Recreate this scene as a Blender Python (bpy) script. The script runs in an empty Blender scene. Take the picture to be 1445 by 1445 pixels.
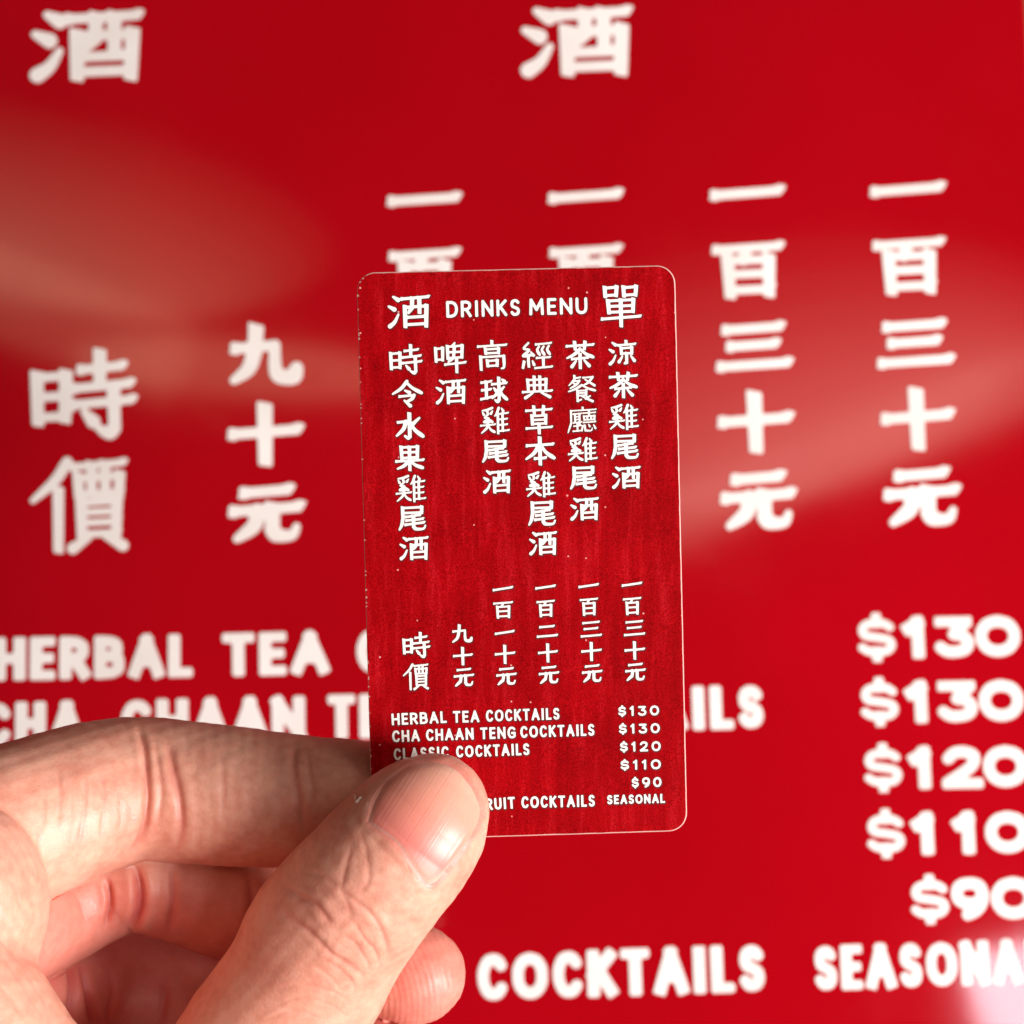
import bpy, bmesh, math, random
import numpy as np
from mathutils import Vector, Matrix

# ------------------------------------------------------------------ camera, world, lamps
F = 2790.0            # focal length in photo pixels (photo is 1445 px square)
MM = 0.001
SC = bpy.context.scene
COL = SC.collection
rng = np.random.default_rng(7)
random.seed(7)

cam_d = bpy.data.cameras.new('camera')
cam = bpy.data.objects.new('camera', cam_d)
COL.objects.link(cam)
cam.rotation_euler = (math.pi / 2, 0, 0)
cam_d.sensor_width = 36.0
cam_d.lens = F / 1445.0 * 36.0
cam_d.clip_start = 0.01
cam_d.clip_end = 50.0
cam_d.dof.use_dof = True
cam_d.dof.focus_distance = 0.2485
cam_d.dof.aperture_fstop = 27.0
SC.camera = cam

world = bpy.data.worlds.new('World')
SC.world = world
world.use_nodes = True
world.node_tree.nodes['Background'].inputs[0].default_value = (1.0, 0.93, 0.86, 1)
world.node_tree.nodes['Background'].inputs[1].default_value = 0.03

SC.view_settings.view_transform = 'Standard'
SC.view_settings.look = 'None'
SC.view_settings.exposure = 0.2
SC.view_settings.gamma = 1.0
SC.view_settings.use_curve_mapping = False
SC.render.engine = 'CYCLES'
SC.cycles.max_bounces = 8


def ray(px, py):
    return np.array([(px - 722.5) / F, 1.0, -(py - 722.5) / F])


def pt(px, py, y):
    return ray(px, py) * y


class Plane:
    """A flat board: origin, right U, up V, normal N towards the camera (millimetres)."""
    def __init__(self, origin, roll, pitch, yaw):
        R = (Matrix.Rotation(math.radians(yaw), 3, 'Z') @ Matrix.Rotation(math.radians(pitch), 3, 'X')
             @ Matrix.Rotation(math.radians(-roll), 3, 'Y'))
        self.o = np.array(origin, float)
        self.U = np.array(R @ Vector((1, 0, 0)))
        self.V = np.array(R @ Vector((0, 0, 1)))
        self.N = np.array(R @ Vector((0, -1, 0)))

    def hit(self, px, py):
        d = ray(px, py)
        return d * (self.o.dot(self.N) / d.dot(self.N))

    def uv(self, px, py):
        p = self.hit(px, py) - self.o
        return np.array([p.dot(self.U), p.dot(self.V)])

    def world(self, u, v, n):
        u, v, n = np.broadcast_arrays(np.asarray(u, float), np.asarray(v, float), np.asarray(n, float))
        return self.o + u[..., None] * self.U + v[..., None] * self.V + n[..., None] * self.N

    def mm_per_px(self, px, py):
        return self.hit(px, py)[1] / F


SIGN = Plane((0, 380, 0), 1.35, -6.2, 1.9)
CARD = Plane((0, 250, 0), 1.45, 2.0, 0.0)


def area_lamp(name, loc, target, w, h, power, color, spin=0.0):
    d = bpy.data.lights.new(name, 'AREA')
    d.shape = 'RECTANGLE'
    d.size, d.size_y = w, h
    d.energy = power
    d.color = color
    o = bpy.data.objects.new(name, d)
    COL.objects.link(o)
    loc, target = Vector(loc), Vector(target)
    q = (target - loc).to_track_quat('-Z', 'Y')
    o.rotation_mode = 'QUATERNION'
    from mathutils import Quaternion
    o.rotation_quaternion = q @ Quaternion((0, 0, 1), math.radians(spin))
    o.location = loc
    return o


def mirror_lamp(name, px, py, wpx, hpx, spin, dist, radiance, color, shape='RECTANGLE'):
    """An unseen lamp added where the glossy sign reflects it at photo pixel (px, py)."""
    def place(x, y):
        p = SIGN.hit(x, y)
        d = ray(x, y)
        d /= np.linalg.norm(d)
        return p * MM, d - 2 * d.dot(SIGN.N) * SIGN.N
    p, r = place(px, py)
    loc = p + r * dist
    a = math.radians(spin)
    p2, r2 = place(px + 20 * math.cos(a), py - 20 * math.sin(a))
    z = -r / np.linalg.norm(r)          # the lamp shines along its own -Z
    z = -z
    x = p2 + r2 * dist - loc
    x -= z * x.dot(z)
    x /= np.linalg.norm(x)
    y = np.cross(z, x)
    s = (np.linalg.norm(p) + dist) / F
    w, h = wpx * s, hpx * s
    o = area_lamp(name, loc, p, w, h, radiance * math.pi * w * h, color)
    o.data.shape = shape
    o.rotation_quaternion = Matrix((x, y, z)).transposed().to_quaternion()
    return o


# the soft light the hand is lit by: a window to the right, with unseen fill lamps added beside and above it
area_lamp('window_lamp', (0.60, -0.075, -0.23), (-0.02, 0.25, -0.03), 0.24, 0.26, 4.9, (1.0, 0.95, 0.93))
area_lamp('side_fill', (0.52, -0.27, -0.19), (-0.02, 0.25, -0.03), 0.26, 0.26, 5.6, (1.0, 0.94, 0.91))
area_lamp('front_fill', (0.80, -0.42, 0.40), (-0.02, 0.30, -0.02), 0.40, 0.40, 1.8, (1.0, 0.90, 0.80))
# unseen lamps shaped and added to give the glossy sign its pale reflections
WARM = (1.0, 0.66, 0.42)
PINK = (1.0, 0.66, 0.54)
for k in range(6):      # the pale band at the left fades upwards
    mirror_lamp('left_reflection_lamp', 0 + 8 * k, 378 - 17 * k, 540 + 60 * k, 70 + 36 * k, -15 + k, 1.3, 0.40 - 0.035 * k, WARM, 'ELLIPSE')
mirror_lamp('left_reflection_lamp', 80, 446, 370, 120, -21, 1.3, 1.2, WARM)
mirror_lamp('lower_reflection_lamp', 350, 520, 480, 76, -4, 1.3, 1.8, WARM, 'ELLIPSE')
mirror_lamp('right_reflection_lamp', 1210, 632, 860, 84, 22, 1.3, 1.5, PINK)
for k in range(6):      # and so does the one at the right
    mirror_lamp('right_reflection_lamp', 1110 - 6 * k, 645 - 24 * k, 620 + 60 * k, 110 + 50 * k, 22 - 3 * k, 1.3, 0.62 - 0.075 * k, PINK, 'ELLIPSE')
mirror_lamp('corner_reflection_lamp', 1466, 1442, 150, 205, 14, 1.1, 20.0, (1.0, 0.90, 1.0))


# ------------------------------------------------------------------ materials
def new_mat(name):
    m = bpy.data.materials.new(name)
    m.use_nodes = True
    nt = m.node_tree
    return m, nt, nt.nodes['Principled BSDF']


def node(nt, kind, **kw):
    n = nt.nodes.new(kind)
    for k, v in kw.items():
        if hasattr(n, k):
            setattr(n, k, v)
        else:
            n.inputs[k].default_value = v
    return n


def ramp(nt, src, stops):
    n = nt.nodes.new('ShaderNodeValToRGB')
    els = n.color_ramp.elements
    while len(els) < len(stops):
        els.new(0.5)
    for e, (p, c) in zip(els, stops):
        e.position = p
        e.color = (*c, 1) if len(c) == 3 else c
    nt.links.new(src, n.inputs[0])
    return n.outputs[0]


def noise(nt, vec, scale, detail=3.0, rough=0.55):
    n = node(nt, 'ShaderNodeTexNoise')
    n.inputs['Scale'].default_value = scale
    n.inputs['Detail'].default_value = detail
    n.inputs['Roughness'].default_value = rough
    nt.links.new(vec, n.inputs['Vector'])
    return n.outputs['Fac']


def mapping(nt, vec, scale, rot=(0, 0, 0)):
    n = node(nt, 'ShaderNodeMapping')
    n.inputs['Scale'].default_value = scale
    n.inputs['Rotation'].default_value = rot
    nt.links.new(vec, n.inputs['Vector'])
    return n.outputs[0]


def mixc(nt, fac, a, b, mode='MIX'):
    n = nt.nodes.new('ShaderNodeMix')
    n.data_type = 'RGBA'
    n.blend_type = mode
    for sock, val in ((n.inputs[0], fac), (n.inputs[6], a), (n.inputs[7], b)):
        if hasattr(val, 'is_linked') or hasattr(val, 'links'):
            nt.links.new(val, sock)
        elif isinstance(val, (int, float)):
            sock.default_value = val
        else:
            sock.default_value = (*val, 1)
    return n.outputs[2]


def mathn(nt, op, a, b=0.0):
    n = nt.nodes.new('ShaderNodeMath')
    n.operation = op
    for sock, val in ((n.inputs[0], a), (n.inputs[1], b)):
        if isinstance(val, (int, float)):
            sock.default_value = val
        else:
            nt.links.new(val, sock)
    return n.outputs[0]


def bump(nt, height, strength, dist, prev=None):
    n = nt.nodes.new('ShaderNodeBump')
    n.inputs['Strength'].default_value = strength
    n.inputs['Distance'].default_value = dist
    nt.links.new(height, n.inputs['Height'])
    if prev is not None:
        nt.links.new(prev, n.inputs['Normal'])
    return n.outputs[0]


def make_sign_red():
    m, nt, b = new_mat('glossy_red_board')
    v = node(nt, 'ShaderNodeTexCoord').outputs['Object']
    f = noise(nt, v, 14.0, 4)
    c = ramp(nt, f, [(0.3, (0.335, 0.0004, 0.004)), (0.7, (0.375, 0.0006, 0.006))])
    nt.links.new(c, b.inputs['Base Color'])
    b.inputs['Roughness'].default_value = 0.32
    b.inputs['Specular IOR Level'].default_value = 0.0
    b.inputs['Coat Weight'].default_value = 0.9
    sm = noise(nt, v, 60.0, 5)
    r = ramp(nt, sm, [(0.35, (0.055,) * 3), (0.62, (0.07,) * 3), (0.8, (0.11,) * 3)])
    nt.links.new(r, b.inputs['Coat Roughness'])
    return m


def make_sign_white():
    m, nt, b = new_mat('white_sign_paint')
    v = node(nt, 'ShaderNodeTexCoord').outputs['Object']
    f = noise(nt, v, 45.0, 3)
    c = ramp(nt, f, [(0.3, (0.74, 0.68, 0.64)), (0.7, (0.86, 0.82, 0.79))])
    nt.links.new(c, b.inputs['Base Color'])
    b.inputs['Roughness'].default_value = 0.3
    return m


def make_card_red():
    m, nt, b = new_mat('printed_red_card')
    v = node(nt, 'ShaderNodeTexCoord').outputs['Object']
    streak = noise(nt, mapping(nt, v, (760, 1, 80)), 1.0, 6, 0.75)
    blotch = noise(nt, v, 130.0, 6, 0.65)
    grain = noise(nt, v, 5200.0, 2, 0.7)
    c1 = ramp(nt, streak, [(0.28, (0.24, 0.0005, 0.002)), (0.52, (0.34, 0.0008, 0.003)), (0.74, (0.46, 0.006, 0.012))])
    c2 = ramp(nt, blotch, [(0.30, (0.68,) * 3), (0.62, (1.0,) * 3)])
    c = mixc(nt, 0.75, c1, c2, 'MULTIPLY')
    g = ramp(nt, grain, [(0.28, (0.52, 0.5, 0.5)), (0.5, (1, 1, 1)), (0.74, (1.4, 3.6, 2.4))])
    c = mixc(nt, 1.0, c, g, 'MULTIPLY')
    # tiny pale flecks where the ink is missing
    vo = node(nt, 'ShaderNodeTexVoronoi', voronoi_dimensions='2D')
    vo.inputs['Scale'].default_value = 420.0
    nt.links.new(mapping(nt, v, (1, 1, 1), (math.pi / 2, 0, 0)), vo.inputs['Vector'])
    sz = noise(nt, v, 300.0)
    spot = mathn(nt, 'LESS_THAN', vo.outputs['Distance'], mathn(nt, 'MULTIPLY', sz, 0.085))
    sep = node(nt, 'ShaderNodeSeparateColor')
    nt.links.new(vo.outputs['Color'], sep.inputs[0])
    some = mathn(nt, 'GREATER_THAN', sep.outputs[0], 0.93)
    c = mixc(nt, mathn(nt, 'MULTIPLY', mathn(nt, 'MULTIPLY', spot, some), 0.7), c, (0.85, 0.45, 0.42))
    nt.links.new(c, b.inputs['Base Color'])
    b.inputs['Roughness'].default_value = 0.5
    b.inputs['Specular IOR Level'].default_value = 0.03
    nt.links.new(bump(nt, grain, 0.25, 0.00004), b.inputs['Normal'])
    return m


def make_plain(name, col, rough=0.5, spec=0.4):
    m, nt, b = new_mat(name)
    v = node(nt, 'ShaderNodeTexCoord').outputs['Object']
    f = noise(nt, v, 900.0, 3)
    c = ramp(nt, f, [(0.3, tuple(x * 0.88 for x in col)), (0.7, col)])
    nt.links.new(c, b.inputs['Base Color'])
    b.inputs['Roughness'].default_value = rough
    b.inputs['Specular IOR Level'].default_value = spec
    return m


def make_skin():
    m, nt, b = new_mat('skin')
    v = node(nt, 'ShaderNodeTexCoord').outputs['Object']
    mott = noise(nt, v, 170.0, 4)
    fine = noise(nt, v, 900.0, 3)
    c = ramp(nt, mott, [(0.32, (0.66, 0.245, 0.178)), (0.5, (0.76, 0.335, 0.245)), (0.68, (0.80, 0.40, 0.295))])
    c = mixc(nt, 0.25, c, ramp(nt, fine, [(0.35, (0.60, 0.25, 0.16)), (0.65, (0.80, 0.50, 0.35))]))
    at = node(nt, 'ShaderNodeAttribute', attribute_name='flush')  # blood in the skin, plus red bounce painted on the lower fingers
    c = mixc(nt, at.outputs['Fac'], c, (0.62, 0.13, 0.115))
    nt.links.new(c, b.inputs['Base Color'])
    b.inputs['Roughness'].default_value = 0.42
    rr = ramp(nt, fine, [(0.3, (0.36,) * 3), (0.7, (0.52,) * 3)])
    nt.links.new(rr, b.inputs['Roughness'])
    b.inputs['Specular IOR Level'].default_value = 0.45
    b.subsurface_method = 'RANDOM_WALK'
    b.inputs['Subsurface Weight'].default_value = 0.35
    b.inputs['Subsurface Radius'].default_value = (1.0, 0.32, 0.18)
    b.inputs['Subsurface Scale'].default_value = 0.0022
    # skin relief: little cells and pores
    vo = node(nt, 'ShaderNodeTexVoronoi', feature='DISTANCE_TO_EDGE')
    vo.inputs['Scale'].default_value = 1500.0
    wv = mixc(nt, 0.0006, v, node_color(nt, v, 500.0), 'ADD')
    nt.links.new(wv, vo.inputs['Vector'])
    cell = ramp(nt, vo.outputs['Distance'], [(0.0, (0, 0, 0)), (0.22, (1, 1, 1))])
    n1 = bump(nt, cell, 0.16, 0.00006)
    n2 = bump(nt, noise(nt, v, 2600.0, 4, 0.6), 0.3, 0.00010, n1)
    nt.links.new(n2, b.inputs['Normal'])
    return m


def node_color(nt, vec, scale):
    n = node(nt, 'ShaderNodeTexNoise')
    n.inputs['Scale'].default_value = scale
    nt.links.new(vec, n.inputs['Vector'])
    return n.outputs['Color']


def make_nail():
    m, nt, b = new_mat('nail')
    v = node(nt, 'ShaderNodeTexCoord').outputs['Object']
    at = node(nt, 'ShaderNodeAttribute', attribute_name='tip')
    c = ramp(nt, at.outputs['Fac'], [(0.0, (0.74, 0.34, 0.27)), (0.12, (0.70, 0.20, 0.165)), (0.5, (0.75, 0.27, 0.20)), (0.85, (0.77, 0.37, 0.27)),
                                     (1.0, (0.78, 0.45, 0.33))])
    ae = node(nt, 'ShaderNodeAttribute', attribute_name='edge')
    c = mixc(nt, ae.outputs['Fac'], c, (0.80, 0.47, 0.37))
    nt.links.new(c, b.inputs['Base Color'])
    b.inputs['Roughness'].default_value = 0.38
    b.inputs['Specular IOR Level'].default_value = 0.6
    b.inputs['Subsurface Weight'].default_value = 0.3
    b.inputs['Subsurface Radius'].default_value = (1.0, 0.35, 0.2)
    b.inputs['Subsurface Scale'].default_value = 0.0015
    at2 = node(nt, 'ShaderNodeAttribute', attribute_name='across')
    w = node(nt, 'ShaderNodeTexNoise', noise_dimensions='1D')
    w.inputs['W'].default_value = 0
    nt.links.new(mathn(nt, 'MULTIPLY', at2.outputs['Fac'], 34.0), w.inputs['W'])
    w.inputs['Scale'].default_value = 1.0
    w.inputs['Detail'].default_value = 3.0
    nt.links.new(bump(nt, w.outputs['Fac'], 0.6, 0.00006), b.inputs['Normal'])
    return m


M_SIGN = make_sign_red()
M_WHITE = make_sign_white()
M_CARD = make_card_red()
M_CORE = make_plain('white_paper_core', (0.66, 0.40, 0.35), 0.7)
M_INK = make_plain('white_ink', (0.92, 0.89, 0.84), 0.5)
M_SHADE = make_plain('dark_letter_halo', (0.085, 0.002, 0.004), 0.5)  # dark sharpening halo painted behind and below the card letters
M_BACK = make_plain('card_back', (0.30, 0.02, 0.02), 0.6)
M_WOOD = make_plain('pale_brown_edge', (0.22, 0.07, 0.03), 0.8)
M_FLAKE = make_plain('dry_skin', (0.80, 0.60, 0.50), 0.7)
M_SKIN = make_skin()
M_NAIL = make_nail()


def link(name, verts, faces, mats, parent=None, mat_index=None, smooth=False):
    me = bpy.data.meshes.new(name)
    me.from_pydata([tuple(v) for v in verts], [], faces)
    for m in mats:
        me.materials.append(m)
    if mat_index is not None:
        me.polygons.foreach_set('material_index', mat_index)
    if smooth:
        me.polygons.foreach_set('use_smooth', [True] * len(faces))
    me.update()
    o = bpy.data.objects.new(name, me)
    COL.objects.link(o)
    if parent is not None:
        o.parent = parent
    return o


# ------------------------------------------------------------------ lettering: brush strokes to solid letters
WATER = "12,4 24,14;0,34 14,44;2,97 14,84 24,60"
HAN = {
    '一': "0,80 100,20",
    '二': "14,20 84,14;0,90 100,82",
    '三': "10,10 90,4;16,48 82,43;0,94 100,87",
    '十': "0,48 100,41;50,0 50,100",
    '元': "17,6 84,1;0,43 100,36;36,42 31,72 4,98;60,40 60,80 66,92 90,93 98,76",
    '九': "4,34 66,29 66,72 72,91 94,92 100,76;36,0 34,36 24,74 0,98",
    '百': "0,8 100,2;52,8 42,28;17,30 19,100;18,31 84,29 82,98;20,60 82,58;20,93 82,91",
    '酒': WATER + ";34,11 100,6;41,37 41,98;41,38 96,35 94,98;60,11 59,38 50,56;78,10 78,54;46,70 88,68;43,93 93,91",
    '單': "8,2 9,24;8,3 40,1 38,22;9,22 38,21;58,2 59,24;58,3 92,1 90,22;59,22 90,21;16,36 18,66;17,36 84,34 82,64;18,50 82,49;18,65 82,64;50,35 50,100;0,82 100,77",
    '時': "3,26 4,80;3,27 33,25 32,77;4,51 32,50;4,76 32,75;49,18 90,14;68,0 68,36;42,41 98,36;42,61 100,56;82,42 83,88 78,97 66,90;52,70 61,82",
    '令': "50,0 30,28 0,50;48,4 70,28 100,48;43,37 58,46;24,61 74,57 66,72 46,84;40,78 60,100",
    '水': "50,0 50,88 44,97 32,88;6,32 36,29 27,58 0,86;88,16 60,42;54,34 70,64 100,90",
    '果': "19,2 21,50;20,3 81,1 79,48;21,25 79,24;21,49 79,47;50,3 50,100;0,63 100,59;46,63 28,83 4,95;54,63 72,81 98,93",
    '雞': "42,0 24,7 6,10;7,17 11,25;24,14 26,22;43,12 37,22;26,26 14,37 28,41 12,55 38,53;33,46 41,55;0,69 50,65;26,58 22,77 2,98;27,71 36,86 49,95;66,0 58,22 51,32;62,22 62,100;76,2 82,13;62,25 98,21;62,46 94,44;62,68 94,66;62,92 100,89;79,23 79,91",
    '尾': "14,4 86,2 85,25;14,26 85,25;14,4 14,50 9,78 0,98;78,35 32,43;28,59 88,53;24,77 92,69;54,42 54,86 62,96 90,96 98,82",
    '啤': "2,18 3,62;2,20 26,17 25,58;3,57 25,56;67,0 60,11;42,12 43,54;42,13 92,10 90,50;43,32 90,31;43,52 90,50;66,12 62,50 44,66;34,74 100,68;72,54 72,100",
    '高': "50,0 50,12;0,17 100,13;26,27 27,43;26,28 74,26 73,42;27,42 73,41;8,55 9,100;8,56 92,53 92,92 83,98;32,69 33,88;32,70 68,68 67,87;33,88 67,87",
    '球': "2,16 38,12;4,48 36,45;0,85 40,77;20,14 20,81;44,24 98,20;70,0 70,87 64,97 54,90;50,40 58,51;44,82 62,63;90,36 76,51;73,44 82,68 100,88;83,5 91,12",
    '經': "22,0 6,20 24,27 4,48 38,44;30,34 39,47;21,50 21,66;6,71 2,92;21,70 22,88;35,68 40,82;48,6 98,2;58,14 52,28 60,45;74,14 68,28 76,45;92,12 86,26 94,43;50,57 94,55;72,57 72,92;44,95 100,91",
    '典': "17,14 19,68;18,14 82,12 80,68;40,0 40,68;60,0 60,68;19,40 81,39;0,72 100,68;34,78 8,100;64,76 94,98",
    '草': "0,14 100,10;30,0 32,26;70,0 67,25;22,34 23,66;22,35 78,33 77,64;23,50 77,49;23,65 77,64;0,82 100,78;50,66 50,100",
    '本': "4,28 96,24;50,0 50,100;46,28 28,58 0,80;54,28 72,56 100,78;32,79 68,77",
    '茶': "0,14 100,10;30,0 32,26;70,0 67,25;50,26 28,47 0,61;52,28 74,47 100,59;20,65 80,61;50,47 50,100;34,73 18,95;66,71 84,93",
    '餐': "24,0 24,16;24,8 44,6;22,16 4,36;20,20 42,18 30,34 8,48;20,27 28,33;56,7 90,5 74,26 54,38;62,14 96,38;50,36 28,50 2,60;50,36 72,49 98,58;34,58 66,57 65,77;34,58 34,98;34,67 65,66;34,77 65,76;34,98 48,92;50,80 88,100;80,79 64,89",
    '廳': "54,0 54,8;12,12 100,8;12,12 12,60 0,98;20,25 48,23;26,25 26,58;42,24 42,70;26,36 42,35;26,47 42,46;20,60 48,57;22,73 46,71;34,62 34,92;19,93 47,91;56,22 98,20;76,13 76,32;58,35 96,33 95,49;58,35 59,49;59,49 95,48;70,35 70,48;84,34 84,48;56,59 98,57;53,74 49,91;60,71 62,91 82,92 87,82;74,67 78,75;92,69 98,83",
    '涼': WATER + ";66,0 66,12;36,16 100,12;46,29 47,54;46,30 88,27 87,53;47,53 87,52;67,53 67,92 58,97;50,66 37,89;84,64 97,85",
    '價': "38,0 24,22 0,44;28,34 28,100;46,6 99,2;50,18 51,38;50,19 96,17 95,37;51,38 95,37;65,6 65,36;80,5 80,36;53,47 54,85;53,48 93,46 92,83;54,59 92,58;54,71 92,70;54,84 92,83;62,88 44,100;80,87 99,98",
}
# Latin skeletons with a width factor; a stroke of two points gets flat ends
LAT = {
    'A': (0.95, "0,100 50,0;50,0 100,100;20,68 80,68"),
    'B': (0.82, "0,0 0,100;0,0 55,0 88,10 88,38 55,47 0,47;55,47 100,57 100,88 60,100 0,100"),
    'C': (0.85, "98,18 80,4 55,0 25,6 4,30 0,50 4,70 25,94 55,100 80,96 98,82"),
    'D': (0.88, "0,0 0,100;0,0 45,0 80,10 100,35 100,65 80,90 45,100 0,100"),
    'E': (0.68, "0,0 0,100;0,0 100,0;0,49 88,49;0,100 100,100"),
    'F': (0.66, "0,0 0,100;0,0 100,0;0,50 88,50"),
    'G': (0.92, "95,16 78,4 55,0 25,6 4,30 0,50 4,70 25,94 55,100 82,96 98,86 98,55;98,55 60,55"),
    'H': (0.86, "0,0 0,100;100,0 100,100;0,49 100,49"),
    'I': (0.0, "50,0 50,100"),
    'K': (0.82, "0,0 0,100;96,0 4,55;30,42 100,100"),
    'L': (0.66, "0,0 0,100;0,100 100,100"),
    'M': (1.05, "0,100 5,0;5,0 50,70;50,70 95,0;95,0 100,100"),
    'N': (0.90, "0,100 0,0;0,0 100,100;100,100 100,0"),
    'O': (1.00, "50,0 20,8 2,30 0,50 2,70 20,92 50,100 80,92 98,70 100,50 98,30 80,8 50,0"),
    'R': (0.82, "0,0 0,100;0,0 55,0 92,12 92,40 55,54 0,54;50,54 100,100"),
    'S': (0.74, "94,14 75,3 48,0 16,6 4,24 14,42 50,50 88,60 98,78 84,95 50,100 22,97 2,85"),
    'T': (0.80, "0,0 100,0;50,0 50,100"),
    'U': (0.84, "0,0 0,65 14,91 50,100 86,91 100,65 100,0"),
    '$': (0.72, "94,20 75,9 48,6 16,12 4,28 14,44 50,50 88,58 98,74 84,90 50,94 22,91 2,80;50,-10 50,8;50,92 50,110"),
    '0': (0.82, "50,0 18,10 1,35 0,50 1,65 18,90 50,100 82,90 99,65 100,50 99,35 82,10 50,0"),
    '1': (0.30, "0,20 70,2;70,0 70,100"),
    '2': (0.76, "4,22 24,4 55,0 88,10 92,32 70,58 2,100;2,100 100,100"),
    '3': (0.76, "4,4 92,4;92,4 48,42 82,48 100,68 88,92 50,100 20,97 0,84"),
    '9': (0.80, "96,34 85,60 50,66 12,56 2,32 14,8 50,0 86,8 100,36 94,64 74,88 40,102"),
}


def catmull(P, n):
    P = np.asarray(P, float)
    if len(P) == 2:
        t = np.linspace(0, 1, n + 1)[:, None]
        return P[0] * (1 - t) + P[1] * t
    Q = np.vstack([2 * P[0] - P[1], P, 2 * P[-1] - P[-2]])
    out = []
    for i in range(1, len(Q) - 2):
        for t in np.linspace(0, 1, n, endpoint=False):
            a, b, c, d = Q[i - 1:i + 3]
            out.append(0.5 * ((2 * b) + (c - a) * t + (2 * a - 5 * b + 4 * c - d) * t * t + (3 * b - a - 3 * c + d) * t ** 3))
    out.append(P[-1])
    return np.array(out)


def parse(s):
    return [[tuple(map(float, q.split(','))) for q in st.split()] for st in s.split(';')]


def seg_field(X, Y, a, b, ra, rb):
    ab = b - a
    L2 = max(ab.dot(ab), 1e-12)
    t = np.clip(((X - a[0]) * ab[0] + (Y - a[1]) * ab[1]) / L2, 0, 1)
    return np.hypot(X - a[0] - t * ab[0], Y - a[1] - t * ab[1]) - (ra + (rb - ra) * t)


def box_field(X, Y, a, b, r, rnd):
    ab = b - a
    L = max(np.linalg.norm(ab), 1e-9)
    d = ab / L
    c = (a + b) / 2
    u = np.abs((X - c[0]) * d[0] + (Y - c[1]) * d[1]) - (L / 2 + r) + rnd
    w = np.abs(-(X - c[0]) * d[1] + (Y - c[1]) * d[0]) - r + rnd
    return np.minimum(np.maximum(u, w), 0) + np.hypot(np.maximum(u, 0), np.maximum(w, 0)) - rnd


def quad_field(X, Y, q, rnd):
    f = np.full(X.shape, -1e3)
    for k in range(len(q)):
        a, b = q[k], q[(k + 1) % len(q)]
        e = (b - a) / max(np.linalg.norm(b - a), 1e-9)
        f = np.maximum(f, (X - a[0]) * e[1] - (Y - a[1]) * e[0])     # outside on the right of a counter-clockwise edge
    return f


def bar(a, b, ra, rb, ca, cb, ea=1.0, eb=1.0):
    """A flat brush bar from a to b: half widths ra, rb; ca, cb slant its ends; ea, eb lengthen them (in half widths)."""
    d = (b - a) / max(np.linalg.norm(b - a), 1e-9)
    n = np.array([-d[1], d[0]])
    m = (ra + rb) / 2
    a, b = a - d * ra * ea, b + d * rb * eb
    return np.array([a - n * ra - d * ca * m, b - n * rb - d * cb * m, b + n * rb + d * cb * m, a + n * ra + d * ca * m])


def brush_segments(stroke, w, h, sw):
    """Skeleton stroke (0..100 box, y down) to brush shapes in millimetres, y up, box centred on 0:
    (a, b, ra, rb) tapered rounds and four-cornered bars."""
    r = sw / 2
    P = [np.array((-w / 2 + r + x / 100 * (w - 2 * r), h / 2 - r - y / 100 * (h - 2 * r))) for x, y in stroke]
    out, bars = [], []

    def straight(a, b, first=True, last=True):
        d = b - a
        L = np.linalg.norm(d)
        if abs(d[1]) < abs(d[0]) * 0.45:                    # horizontal: thin, right end swelling and cut on a slant
            bars.append(bar(a, b, 0.74 * r, 0.74 * r, -0.25, 0.0, 0.95, 0.65))
            if last and L > 2.2 * sw:
                e = b + d / L * 0.6 * r
                out.append((e + np.array([-1.5, 0.0]) * r, e + np.array([-0.2, 0.30]) * r, 0.64 * r, 0.66 * r))
                bars.append(np.array([e + np.array([-2.6, -0.70]) * r, e + np.array([-0.15, -0.75]) * r, e + np.array([0.75, 0.75]) * r, e + np.array([-0.5, 1.0]) * r]))
            if first and L > 2.2 * sw:
                bars.append(np.array([a + np.array([-1.0, -0.8]) * r, a + np.array([0.3, -0.98]) * r, a + np.array([1.4, 0.70]) * r, a + np.array([-0.6, 1.0]) * r]))
        elif abs(d[0]) < abs(d[1]) * 0.32:                  # vertical: heavy, head cut on a slant
            bars.append(bar(a, b, 1.12 * r, 0.98 * r, 0.22 if first else 0.0, 0.15, 0.95, 0.95))
        elif L < 3.2 * sw or d[0] > 0:                      # dots and right-falling strokes swell towards the end
            out.append((a, b, 0.62 * r, 1.16 * r))
        else:                                               # left-falling strokes taper
            out.append((a, b, 1.12 * r, 0.55 * r))

    def near_axis(a, b):
        d = np.abs(b - a)
        return d[1] < d[0] * 0.25 or d[0] < d[1] * 0.2

    n = len(P)
    if n == 2:
        straight(*P)
        return out, bars
    k = 0
    while k < n - 1 and near_axis(P[k], P[k + 1]) and k < 1:
        straight(P[k], P[k + 1], first=(k == 0), last=False)
        k += 1
    if k == n - 2 and near_axis(P[k], P[k + 1]):
        straight(P[k], P[k + 1], first=True)
        return out, bars
    Q = catmull(np.array(P[k:], float), 6) if n - k > 2 else catmull(np.array(P[k:], float), 6)
    s = np.r_[0, np.cumsum(np.linalg.norm(np.diff(Q, axis=0), axis=1))]
    s = s / max(s[-1], 1e-9)
    d = Q[-1] - Q[0]
    if d[1] > 0 and d[0] > 0:
        R = r * (1.15 - 0.60 * s)                           # a flick upwards
    elif d[0] < 0 and d[1] < 0:
        R = r * (1.05 + 0.08 * np.sin(s * math.pi) - 0.45 * s ** 2)
    elif d[0] > 0 and d[1] < 0:
        R = r * (0.80 + 0.50 * s ** 1.5 - 0.35 * np.clip((s - 0.85) / 0.15, 0, 1))
    else:
        R = r * (1.0 - 0.3 * s)
    out += [(Q[i], Q[i + 1], R[i], R[i + 1]) for i in range(len(Q) - 1)]
    return out, bars


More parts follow.
